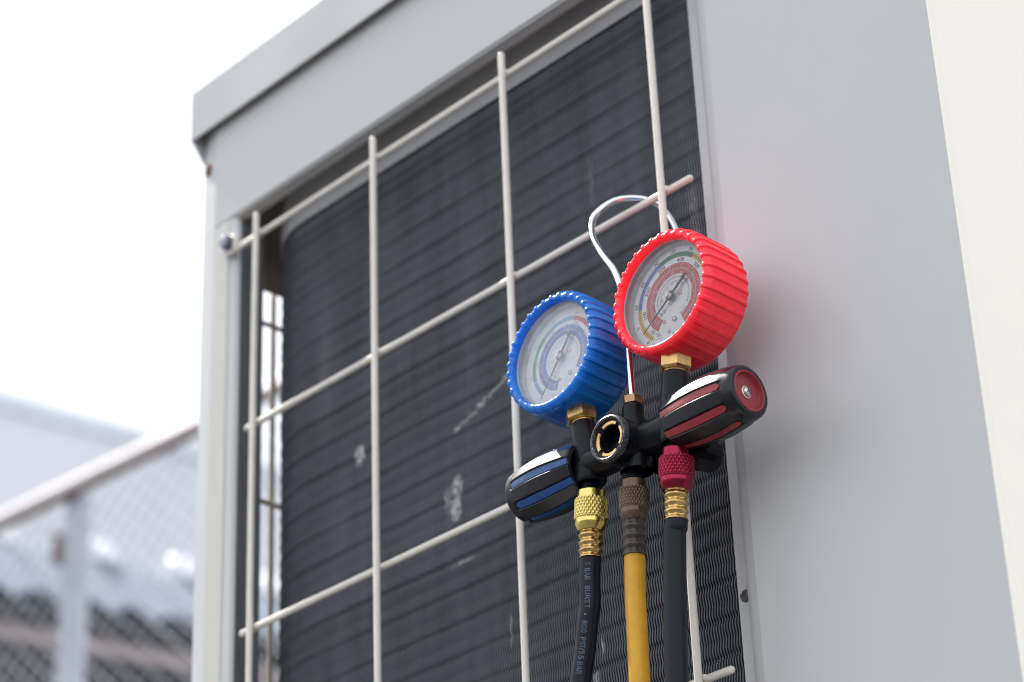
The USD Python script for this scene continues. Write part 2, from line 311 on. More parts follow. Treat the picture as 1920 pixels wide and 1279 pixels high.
# ------------------------------------------------------------------ air conditioner
AC = thing('air_conditioner', 'grey outdoor air-conditioning unit with wire grille over a dark finned coil', 'air conditioner', (0.255, 0.18, 0.06))
ZB, ZT = -1.20, 0.1605
YF = 0.004
def unit():
    # lid
    lid = [box(-0.0830, 0.597, -0.0030, -0.0015, 0.1165, ZT, 0.0006), box(-0.0829, 0.5969, -0.0020, 0.372, ZT - 0.0012, ZT + 0.0004, 0.0006),
           box(0.5955, 0.597, -0.0014, 0.372, 0.1165, ZT - 0.0015, 0.0006), box(-0.0785, 0.5953, 0.3705, 0.372, 0.1165, ZT - 0.0015)]
    side = trimesh.creation.extrude_polygon(__import__('shapely').Polygon([(-0.0025, 0.1170), (0.010, 0.1000), (0.37, 0.1000), (0.37, ZT - .001), (-0.0025, ZT - .001)]), 0.0015, engine='earcut')
    side.apply_transform(np.array([[0, 0, 1, -0.0828], [1, 0, 0, 0], [0, 1, 0, 0], [0, 0, 0, 1.0]]))
    lid += [side]
    obj('lid', lid, 'grey_paint', AC)
    # fascia above the coil, with its bottom return
    fas = [box(-0.0585, 0.5848, YF, YF + 0.0015, 0.0325, 0.152, 0.0005), box(-0.0580, 0.4185, YF + 0.0012, 0.0135, 0.0310, 0.0328, 0.0006), box(-0.0580, 0.4185, 0.0122, 0.0136, 0.0329, 0.048)]
    obj('fascia', fas, 'grey_paint', AC)
    obj('cavity_plate', [box(-0.0545, 0.4182, 0.0140, 0.0290, 0.0440, 0.0455)], 'cavity_paint', AC)
    obj('side_rail', [box(-0.0745, -0.0730, 0.030, 0.36, 0.006, 0.094)], 'tan_metal', AC)
    # left corner post: folded profile
    side_l = [(-0.0805, 0.060), (-0.0805, 0.0130), (-0.0790, 0.0086), (-0.0615, YF + 0.0006), (-0.0585, YF + 0.0003)]
    side_r = [(-0.0585, YF + 0.0018), (-0.0608, 0.0062), (-0.0778, 0.0100), (-0.0790, 0.0135), (-0.0790, 0.060)]
    mid = [(-0.0400, YF + 0.0003), (-0.0382, YF + 0.0010), (-0.0348, 0.0066), (-0.0336, 0.0088), (-0.0336, 0.0100), (-0.0349, 0.0100), (-0.0351, 0.0095), (-0.0362, 0.0080), (-0.0392, YF + 0.0020), (-0.0402, YF + 0.0018)]
    obj('corner_post', [prism_z(side_l + mid + side_r, ZB, 0.031), prism_z(side_l + side_r, 0.0312, 0.150)], 'grey_paint', AC, smooth=25)
    obj('post_return', box(-0.0343, -0.0329, 0.0103, 0.0300, ZB, 0.0302), 'return_shade', AC, label='inner return of the corner post with shade put into its dark colour')
    obj('post_strip', box(-0.0580, -0.0405, YF - 0.0009, YF + 0.0002, ZB + .01, 0.0300, 0.0003), 'post_warm_light', AC, label='front face of the grey corner post with its warm lit tone painted in')
    # rear left post, back panel, floor pan
    obj('rear_post', [box(-0.0755, -0.035, 0.358, 0.3595, ZB, 0.006), box(-0.0755, -0.0740, 0.30, 0.3578, ZB, 0.006)], 'grey_paint', AC)
    obj('back_panel', box(-0.034, 0.586, 0.358, 0.3595, ZB, 0.108), 'grey_paint', AC)
    obj('base_pan', [box(-0.077, 0.589, 0.002, 0.362, ZB - 0.04, ZB, 0.002)], 'grey_paint', AC)
    obj('foot', [box(-0.02, 0.03, 0.0, 0.36, ZB - 0.043, ZB - 0.039)], 'inner_metal', AC)
    obj('foot', [box(0.48, 0.53, 0.0, 0.36, ZB - 0.043, ZB - 0.039)], 'inner_metal', AC)
    # right front panel with a rolled left edge and rounded right corner
    front = [(0.4290, YF), (0.5838, YF), (0.5838, YF + 0.0014), (0.4295, YF + 0.0014)]
    c = [(0.5869 - 0.003 + 0.003 * math.sin(a), YF + 0.003 - 0.003 * math.cos(a)) for a in np.linspace(0, PI / 2, 8)]
    ci = [(0.5869 - 0.003 + 0.0016 * math.sin(a), YF + 0.003 - 0.0016 * math.cos(a)) for a in np.linspace(PI / 2, 0, 8)]
    lip = [(0.4290, YF), (0.4295, YF + 0.0014), (0.4235, YF + 0.0034), (0.4185, YF + 0.0072), (0.4178, 0.034), (0.4164, 0.034), (0.4170, YF + 0.0064), (0.4225, YF + 0.0021)]
    obj('front_panel', [prism_z(front, ZB + .001, 0.0322), prism_z(lip, ZB + .001, 0.0322)], 'grey_paint', AC, smooth=30)
    obj('side_panel', [prism_z(c + [(0.5869, 0.3575), (0.5855, 0.3575)] + ci, ZB + .001, 0.1500)], 'cream_paint', AC, smooth=40, label='cream right-hand side panel of the unit')
    obj('inner_partition', box(0.413, 0.4145, 0.05, 0.357, ZB, 0.0214), 'inner_metal', AC)
    obj('end_plate', [box(0.3962, 0.4160, 0.0265, 0.0280, ZB, 0.0213, 0.0004)], 'grey_paint', AC)
    def screw(name, O, A, r, mat, h=0.0022):
        p = [(0, h * 0.62), (r * .22, h * 0.62), (r * .34, h), (r * .62, h * .94), (r * .88, h * .62), (r, h * .1), (r, -0.001)][::-1]
        s = obj(name, lathe(p, 28, O=O, A=A), mat, AC, smooth=40)
        A = np.array(A, float); X = np.cross(A, [0, 0, 1.0]); X /= np.linalg.norm(X); Z = np.cross(X, A)
        cr = []
        for d in (X, Z):
            e = Z if d is X else X
            b = trimesh.creation.box(extents=(r * 1.1, r * 0.26, h * 0.10)); M = np.eye(4); M[:3, 0], M[:3, 1], M[:3, 2], M[:3, 3] = d, np.cross(A, d), A, np.array(O) + A * (h * (0.97 if d is X else 0.965)); b.apply_transform(M); cr.append(b)
        obj('cross_slot', cr, 'needle_black', s)
    screw('screw', (0.4020, 0.0265, -0.4008), (0, -1, 0), 0.0036, 'dark_screw')
    screw('screw', (0.4020, 0.0265, -0.80), (0, -1, 0), 0.0036, 'dark_screw')
    screw('screw', (-0.0715, 0.0066, 0.0890), (-0.25, -0.968, 0), 0.0050, 'rust')
    obj('bolt', [hexnut(0.0085, 0, 0.0042, (-0.0345, YF - 0.0062, 0.0060), (0, -1, 0)), lathe([(0, .0002), (.0062, .0002), (.0062, -0.0012)], 24, O=(-0.0345, YF - 0.0062, 0.0060), A=(0, -1, 0))], 'steel_bolt', AC, smooth=30)
    # wire guard
    G = group('wire_guard', AC)
    a, r = 0.12964, 0.00225
    for i in range(4):
        x = i * a
        P = [(x, -0.0022, z) for z in np.linspace(0.0135, -1.064, 60)]
        P = np.array(P); P[:, 1] += 0.0006 * np.sin(P[:, 2] * 7 + i)
        rw = np.random.default_rng(40 + i); beads = []
        for j in range(8):
            for sd in (-1, 1):
                b = trimesh.creation.icosphere(2, 1.0); b.apply_scale((rw.uniform(.0017, .0023), 0.0016, rw.uniform(.0014, .0022))); b.apply_translation((x + sd * 0.0017, 0.0004, -0.15 * j + rw.uniform(-.0006, .0006))); beads.append(b)
        obj('vertical_wire', [tube(P, r, 14, round_end=True)] + beads, 'wire_coat', G, smooth=60)
    for j in range(8):
        z = -0.15 * j; xa, xb = (-0.030, 0.4085) if j == 0 else (-0.0145 + 0.002 * (j % 2), 0.4080)
        P = np.array([(x, 0.0022, z) for x in np.linspace(xa, xb, 50)])
        obj('horizontal_wire', tube(P, r, 14, round_end=True), 'wire_coat', G, smooth=60)
    obj('wire_eye', [tube([(-0.0345 + 0.0062 * math.cos(t), YF - 0.0030, 0.0052 + 0.0062 * math.sin(t)) for t in np.linspace(-0.6, 5.2, 26)], 0.0021, 10), tube([(-0.0300, 0.0022, 0), (-0.0292, 0.0015, 0.001), (-0.0290, 0.0008, 0.0022)], 0.0022, 10)], 'wire_coat', G, smooth=60)
    SG = group('side_guard', AC)
    for y in (0.0735, 0.335):
        obj('vertical_wire', tube([(-0.0775, y, z) for z in np.linspace(0.012, -1.1, 10)], 0.0021, 10, round_end=True), 'rear_wire', SG, smooth=60)
    for j in range(8):
        obj('horizontal_wire', tube([(-0.0735, y, -0.022 - 0.145 * j) for y in np.linspace(0.045, 0.34, 8)], 0.0021, 10, round_end=True), 'rear_wire', SG, smooth=60)
    # coil: thin upright fins along an L-shaped path
    yc, rc, xs = 0.0300, 0.075, -0.0590
    cx, cy = xs + rc, yc + rc
    def along(s):   # distance from the right end; returns point and outward normal
        L1 = 0.3970 - cx; L2 = rc * PI / 2
        if s < L1: return np.array([0.3970 - s, yc]), np.array([0, -1.0])
        if s < L1 + L2:
            t = (s - L1) / rc; n = np.array([-math.sin(t), -math.cos(t)]); return np.array([cx, cy]) + rc * n, n
        return np.array([xs, cy + s - L1 - L2]), np.array([-1.0, 0])
    row = 0.0211; zs = np.r_[0.0205, (np.arange(0, 27)[:, None] * -row - row * np.array([0, .04, .08, .13, .22, .36, .5, .64, .78, .87, .92, .96])).ravel() + 0.0145, np.linspace(-0.575, -1.17, 40)]
    pitch, LT = 0.00198, 0.3970 - cx + rc * PI / 2 + 0.20
    # crushed spots and a scratch: (s, z) along the coil
    def spots(x, z):
        m = np.zeros_like(z)
        for (px, pz, ax, az, k) in ((0.0745, -0.1945, 0.0050, 0.0075, 0.85), (0.1700, -0.2525, 0.0058, 0.0080, 0.6), (0.1685, -0.2665, 0.0056, 0.0085, 0.6), (0.1608, -0.2585, 0.003, 0.009, 0.35), (0.1735, -0.304, 0.011, 0.0022, .35), (0.2145, -0.362, 0.0015, .010, .3), (.3020, -.09, .0022, .02, .10), (.385, -.17, .004, .04, .16), (.29, -.395, .0014, .005, .5), (.2835, -.412, .0025, .004, .5)):
            d = ((x - px) / ax) ** 2 + ((z - pz) / az) ** 2
            m = np.maximum(m, k * np.clip(1.3 - d, 0, 1))
        A, B = np.array([0.222, -0.193]), np.array([0.170, -0.2135]); d = B - A; t = np.clip(((x - A[0]) * d[0] + (z - A[1]) * d[1]) / (d @ d), 0, 1)
        q = np.hypot(x - A[0] - t * d[0], z - A[1] - t * d[1]); m = np.maximum(m, 0.5 * np.clip(1.6 - q / 0.0012, 0, 1))
        return m
    V, F, T = [], [], []; off = 0; nz = len(zs); k = 0; s = 0.0006
    row = 0.0211
    while s < LT:
        p, n = along(s); tdir = np.array([-n[1], n[0]])
        ph = (zs / row) % 1.0
        dg = (ph + 0.5 - 0.0145 / row + 0.05 * (meshkit.noise(np.stack([np.full(nz, p[0] * 60), zs * 20, np.full(nz, p[1] * 60)], 1), 21) - .5)) % 1.0 - 0.5; ga = 0.5 + 0.9 * meshkit.noise(np.stack([np.full(nz, p[0] * 26), zs * 30, np.full(nz, 1.7 + p[1] * 26)], 1), 31); wave = -0.0017 * ga * np.exp(-(dg * row / 0.0025) ** 2) + 0.0014 * np.cos(PI * dg)
        xx = np.full(nz, p[0])
        nn = meshkit.noise(np.stack([xx * 110, zs * 55, np.full(nz, 3.3)], 1), 5) - 0.5
        n2 = meshkit.noise(np.stack([xx * 30 + p[1] * 40, zs * 24, np.full(nz, 8.1)], 1), 9) - 0.5
        sp = spots(xx, zs) if p[1] < cy else np.zeros(nz)
        jit = 0.00024 * nn + 0.0005 * sp * (meshkit.noise(np.stack([xx * 900, zs * 200, np.zeros(nz)], 1), 2) - .5)
        dep = wave + 0.0007 * n2 - 0.0006 * sp
        base = p + np.outer(jit, tdir)
        fr = base + np.outer(dep, n); w = 0.00042 + 0.0003 * sp
        ring = []
        for (side, back) in ((-1, 0.0045), (-1, 0.0), (1, 0.0), (1, 0.0045)):
            q = fr + np.outer(side * w * (1.0 if back == 0 else 1.0), tdir) - back * n
            ring.append(np.column_stack([q, zs]))
        V.append(np.stack(ring, 1).reshape(-1, 3)); T.append(np.repeat(sp, 4))
        F.append(grid_faces(nz, 4, False)[:, ::-1] + off); off += nz * 4
        s += pitch; k += 1
    V, F, T = np.vstack(V), np.vstack(F), np.concatenate(T)
    coil = group('coil', AC)
    obj('fins', (V, F), 'fins', coil, kind='stuff', col=np.stack([T, T, T], 1))
    def bend(o): return [(0.3955, yc + o)] + [(cx - (rc - o) * math.sin(t), cy - (rc - o) * math.cos(t)) for t in np.linspace(0, PI / 2, 14)] + [(xs + o, cy + .2)]
    obj('coil_rim', [prism_z(bend(-0.0022) + bend(-0.0010)[::-1], 0.0125, 0.0600), prism_z(bend(-0.0009) + bend(0.018)[::-1], 0.0214, 0.0226)], 'inner_metal', AC, smooth=35)
    o1 = [(0.3975, yc + .0042), (cx, yc + .0042)] + [(cx - (rc - .0042) * math.sin(t), cy - (rc - .0042) * math.cos(t)) for t in np.linspace(0.1, PI / 2, 10)] + [(xs + .0042, cy + .2), (xs + .022, cy + .2), (xs + .022, cy)] + [(cx - (rc - .022) * math.sin(t), cy - (rc - .022) * math.cos(t)) for t in np.linspace(PI / 2, 0, 8)] + [(0.3975, yc + .022)]
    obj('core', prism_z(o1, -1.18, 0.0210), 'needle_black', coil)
unit()

# ------------------------------------------------------------------ gauge manifold
BO = np.array([0.3875, -0.0400, -0.3265])
MF = thing('gauge_manifold', 'refrigerant manifold with a red and a blue gauge, hanging on the wire grille', 'gauge set', BO + [0, 0, H])

def gauge(D, elev, sgn, splay, rubber, dial_spec, lens, needle_mat, lab):
    e = math.radians(elev); U = np.array([1.0, 0, 0]); N = np.array([0, -math.cos(e), math.sin(e)]); Vv = np.array([0, math.sin(e), math.cos(e)])
    M = np.eye(4); M[:3, 0], M[:3, 1], M[:3, 2], M[:3, 3] = U, Vv, N, D
    def put(m): m = tri(m).copy(); m.apply_transform(M); return m
    G = group('gauge', MF); stage.GetPrimAtPath(G).SetCustomDataByKey('label', lab)
    # rubber boot
    key = [(0.019, -0.0225, 0), (0.030, -0.0228, 0), (0.0340, -0.0222, .2), (0.0356, -0.0205, .7), (0.0362, -0.0175, 1), (0.0364, -0.010, 1), (0.0364, -0.002, 1), (0.0363, 0.004, 1), (0.0360, 0.0075, 1), (0.0353, 0.0096, 1), (0.0343, 0.0108, .95), (0.0332, 0.0113, .8), (0.0322, 0.0111, .5), (0.0313, 0.0102, .1), (0.0308, 0.0090, 0), (0.0306, 0.0078, 0), (0.0306, 0.0050, 0)]
    prof = np.array([k[:2] for k in key]); mask = np.array([k[2] for k in key])
    fine = np.linspace(0, len(key) - 1, 60); prof = np.stack([np.interp(fine, np.arange(len(key)), prof[:, c]) for c in (0, 1)], 1); mask = np.interp(fine, np.arange(len(key)), mask)
    tg = np.gradient(prof, axis=0); nr = np.stack([tg[:, 1], -tg[:, 0]], 1); nr /= np.linalg.norm(nr, axis=1)[:, None]
    if (nr[30] @ [1, 0]) < 0: nr = -nr
    NR = 34; bottom = -PI / 2 + sgn * math.radians(splay)
    def disp(t, p):
        u = (t * NR / (2 * PI)) % 1.0
        rib = smoothstep(0.02, 0.09, u) * (1 - smoothstep(0.36, 0.46, u)) * (1.0 - 0.3 * u)
        da = np.abs((t - bottom + PI) % (2 * PI) - PI)
        amp = 0.25 + 0.75 * smoothstep(math.radians(38), math.radians(70), da)
        d = 0.00100 * rib * mask[:, None] * amp
        return d * nr[:, 0][:, None], d * nr[:, 1][:, None]
    obj('boot', put(lathe(prof, 720, disp)), rubber, G, smooth=50)
    obj('bezel', put(lathe([(0.0306, 0.0072), (0.0304, 0.0060), (0.0303, -0.0010)], 120)), 'bezel_grey', G, smooth=30)
    obj('dial_face', put(lathe([(0.0303, 0.0), (0.0001, 0.0)], 96)), 'dial_white', G)
    # printed scales
    V, F, C = [], [], []; n0 = [0]
    def add(m, c):
        m = tri(m); V.append(np.array(m.vertices)); F.append(np.array(m.faces) + n0[0]); C.append(np.tile(c, (len(m.vertices), 1))); n0[0] += len(m.vertices)
    def band(r0, r1, a0, a1, c, w):   # clockwise from a0 to a1 (degrees)
        k = max(int(abs(a0 - a1) / 2), 2); t = np.radians(np.linspace(a0, a1, k + 1))
        v = np.vstack([np.stack([r * np.cos(t), r * np.sin(t), np.full(k + 1, w)], 1) for r in (r1, r0)])
        f = np.vstack([[[i, i + 1, k + 2 + i], [i, k + 2 + i, k + 1 + i]] for i in range(k)]); add((v, f), c)
    def tick(r0, r1, a, wd, c, w):
        a = math.radians(a); d, s = np.array([math.cos(a), math.sin(a)]), np.array([-math.sin(a), math.cos(a)]) * wd / 2
        q = [d * r0 - s, d * r1 - s, d * r1 + s, d * r0 + s]; add((np.array([(x, y, w) for x, y in q]), np.array([[0, 1, 2], [0, 2, 3]])), c)
    def text(s, h, r, a, c, w, turn=None, bold=False):
        m = meshkit.text_mesh(s, h, 0.00002, bold=bold); v = np.array(m.vertices); v[:, 0] -= (v[:, 0].max() + v[:, 0].min()) / 2; v[:, 1] -= (v[:, 1].max() + v[:, 1].min()) / 2
        th = math.radians(a if turn is None else turn) - PI / 2 if turn is None else math.radians(turn); ca, sa = math.cos(th), math.sin(th)
        R = np.array([[ca, -sa], [sa, ca]]); v[:, :2] = v[:, :2] @ R.T + r * np.array([math.cos(math.radians(a)), math.sin(math.radians(a))]); v[:, 2] += w
        add((v, np.array(m.faces)), c)
    dial_spec(band, tick, text)
    V, F, C = np.vstack(V), np.vstack(F), np.vstack(C)
    Vw = V @ M[:3, :3].T + D
    obj('scale_print', (Vw, F), 'print', G, col=C)
    # needle: thin pointer, thick tail with an arrow head
    a = math.radians(dial_spec.needle); d, s_ = np.array([math.cos(a), math.sin(a)]), np.array([-math.sin(a), math.cos(a)])
    def flat(pts, w0, w1):
        P = __import__('shapely').Polygon([tuple(d * x + s_ * y) for x, y in pts]); m = trimesh.creation.extrude_polygon(P, w1 - w0, engine='earcut'); m.apply_translation((0, 0, w0)); return m
    nd = [flat([(0.0262, 0.00018), (0.0262, -0.00018), (0.003, -0.00055), (-0.003, -0.0007), (-0.0115, -0.00085), (-0.0120, -0.0017), (-0.0158, 0.0), (-0.0120, 0.0017), (-0.0115, 0.00085), (-0.003, 0.0007), (0.003, 0.00055)], 0.0024, 0.0028), lathe([(0, 0.0030), (0.0029, 0.0030), (0.0029, 0.0022), (0, 0.0022)], 32)]
    obj('needle', put(nd), needle_mat, G)
    obj('hub', put([lathe([(0.0008, 0.0008), (0.0010, 0.0042), (0.0016, 0.0044), (0.0021, 0.0040), (0.0021, 0.0030)][::-1], 32), lathe([(0.0, 0.0041), (0.0009, 0.0041)], 16)[0] if False else lathe([(0.0009, 0.00405), (0.00001, 0.00405)], 16)]), 'screw_metal', G, smooth=35)
    for (r, an, rs, hs) in dial_spec.screws:
        c = (r * math.cos(math.radians(an)), r * math.sin(math.radians(an)), 0)
        obj('dial_screw', put(lathe([(rs, 0.0001), (rs * .95, hs * .6), (rs * .6, hs), (0.00001, hs)], 24, O=c)), 'screw_metal', G, smooth=60)
    obj('lens', put(outward(lathe([(0.0303, 0.0066), (0.02, 0.0068), (0.01, 0.0069), (0.00001, 0.00692)], 96))), lens, G, smooth=True)
    # brass connection under the boot
    ax = np.array([-sgn * math.sin(math.radians(splay)), 0, -math.cos(math.radians(splay))])
    O = D + N * 0 + np.array([0, -0.0400 - D[1], 0])
    nutX = np.array([math.cos(0.35), math.sin(0.35), 0])
    obj('brass_nut', [hexnut(0.0160, 0.0300, 0.0425, O, ax, X=nutX, ch=0.08), lathe([(0.0058, 0.0420), (0.0062, 0.0432), (0.0058, 0.0445), (0.0050, 0.0450), (0.0050, 0.0470)], 32, O=O, A=ax)], 'brass', G, smooth=25)
    return ax, O

BLK, WHT = (0.05, 0.05, 0.06), (0.85, 0.85, 0.86)
class Dial:
    def __init__(s, fn, needle, screws): s.fn, s.needle, s.screws = fn, needle, screws
    def __call__(s, *a): s.fn(*a)
def red_dial(band, tick, text):
    yel, blu, grn, red = (0.80, 0.50, 0.06), (0.16, 0.22, 0.60), (0.05, 0.25, 0.11), (0.60, 0.11, 0.11)
    A = lambda psi: -135 - 0.383 * psi
    w = 0.0001
    band(0.0237, 0.0266, -130, -184.5, yel, w); band(0.0237, 0.0266, -184.5, -251, blu, w); band(0.0237, 0.0266, -251, -309, grn, w); band(0.0237, 0.0266, -309, -345, yel, w); band(0.0237, 0.0266, -345, -441, (0.55, 0.1, 0.1), w)
    band(0.0251, 0.0252, -128, -441, BLK, 2 * w)
    for p in range(-20, 801, 10): tick(0.0246 if p % 50 else 0.0238, 0.0257 if p % 50 else 0.0265, A(p), 0.00022 if p % 50 else 0.0003, BLK, 3 * w)
    for k in range(0, 60, 5): text(str(k), 0.0019, 0.0282, A(k * 14.5), BLK, w, bold=True)
    text('-1', 0.0019, 0.0282, -123, BLK, w)
    for k in range(100, 801, 100): text(str(k), 0.0021, 0.0219, A(k), BLK, w, bold=True)
    text('0-30', 0.0021, 0.0219, -131, BLK, w); text('inHg', 0.0010, 0.0222, -119, (.3, .3, .3), w); text('bar', 0.0010, 0.0240, -119, (.3, .3, .3), w); text('psi', 0.0017, 0.0219, -91, BLK, w)
    band(0.0137, 0.0203, -127, -428, red, w)
    band(0.0168, 0.01695, -136, -424, WHT, 2 * w)
    for k in range(0, 75): tick(0.0161 if k % 5 else 0.0150, 0.0177 if k % 5 else 0.0188, -136 - 3.9 * k, 0.00016, WHT, 3 * w)
    band(0.0153, 0.01545, -134, -210, WHT, 2 * w)
    for k in range(0, 9): text(str(-40 + 10 * k) if k < 5 else str(10 * k - 40), 0.0011, 0.0193, -150 - 29 * k, WHT, 3 * w); text(str(-20 + 20 * k), 0.0011, 0.0145, -160 - 28 * k, WHT, 3 * w)
    band(0.0118, 0.01192, -140, -395, BLK, w)
    for k in range(0, 66): tick(0.0113 if k % 5 else 0.0107, 0.0124 if k % 5 else 0.0129, -140 - 3.9 * k, 0.00014, BLK, 2 * w)
    band(0.0095, 0.00962, -150, -330, (.25, .25, .25), w)
    for k in range(0, 46): tick(0.0091, 0.0099, -150 - 3.9 * k, 0.00012, (.2, .2, .2), 2 * w)
    for k in range(0, 7): text(str(20 * k - 40), 0.0010, 0.0083, -160 - 27 * k, BLK, w)
    text('VS', 0.0016, 0.0050, 4, WHT, 3 * w, turn=-10, bold=True); 
    band(0.0036, 0.0064, 17, -9, (0.62, 0.10, 0.12), 1.5 * w)
    text('°C', 0.0012, 0.0044, -114, BLK, w, turn=-8); text('R-22', 0.0012, 0.0100, -141, BLK, w, turn=30)
    text('KL 1.6', 0.0008, 0.0108, -50, (.3, .3, .3), w, turn=30); text('R134a', 0.0012, 0.0126, -57, BLK, w, turn=32)
    band(0.0150, 0.0152, -75, -90, (0.6, .3, .3), w)
def blue_dial(band, tick, text):
    lb, grn, red, blu = (0.22, 0.40, 0.62), (0.07, 0.36, 0.20), (0.66, 0.10, 0.12), (0.17, 0.22, 0.55)
    w = 0.0001; G1 = (.42, .42, .46); A = lambda psi: -133 - 0.56 * psi
    band(0.0224, 0.0250, -134, -164, lb, w); band(0.0224, 0.0250, -164, -231, grn, w); band(0.0224, 0.0250, -231, -294, lb, w); band(0.0224, 0.0250, -294, -340, red, w)
    for p in range(0, 501, 10): tick(0.0234, 0.0240 if p % 50 else 0.0246, A(p), 0.0002, G1, 3 * w)
    for k in range(0, 36, 5): text(str(k), 0.0018, 0.0268, A(k * 14.5), G1, w)
    for k in range(100, 501, 100): text(str(k), 0.0018, 0.0211, A(k), G1, w)
    band(0.0139, 0.0198, -105, -403, blu, w); band(0.0166, 0.01675, -112, -400, WHT, 2 * w)
    for k in range(0, 73): tick(0.0160 if k % 5 else 0.0150, 0.0174 if k % 5 else 0.0184, -112 - 3.9 * k, 0.00016, WHT, 3 * w)
    for k in range(0, 9): text(str(10 * k - 40), 0.0011, 0.0190, -125 - 30 * k, WHT, 3 * w)
    band(0.0116, 0.01172, -120, -380, G1, w)
    for k in range(0, 66): tick(0.0112, 0.0122 if k % 5 else 0.0127, -120 - 3.9 * k, 0.00014, G1, 2 * w)
    for k in range(0, 8): text(str(20 * k - 40), 0.0010, 0.0096, -130 - 27 * k, G1, w)
    text('VS', 0.0016, 0.0056, 18, (0.75, .25, .28), w, turn=5, bold=True); text('°F', 0.0012, 0.0075, -80, G1, w, turn=0); text('0-30', 0.0016, 0.0225, -110, G1, w); text('R-22', 0.0010, 0.0085, -30, G1, w, turn=20)
RD, BD = np.array([0.4277, -0.042, -0.2524]), np.array([0.3443, -0.045, -0.2560])
ax_r, O_r = gauge(RD, 2.0, 1, 6.2, 'red_rubber', Dial(red_dial, -143.8, [(0.0144, -119.3, 0.0011, 0.0012), (0.0137, -88.3, 0.0015, 0.0012), (0.0200, -101, 0.0011, 0.0010)]), 'clear_lens', 'needle_black', 'red rubber-booted pressure gauge')
ax_b, O_b = gauge(BD, 3.0, -1, 9.5, 'blue_rubber', Dial(blue_dial, -126.0, [(0.0136, -101.2, 0.0010, 0.0012), (0.0137, -64.4, 0.0014, 0.0012)]), 'glare_lens', 'needle_grey', 'blue rubber-booted pressure gauge with a painted reflection haze on its lens')

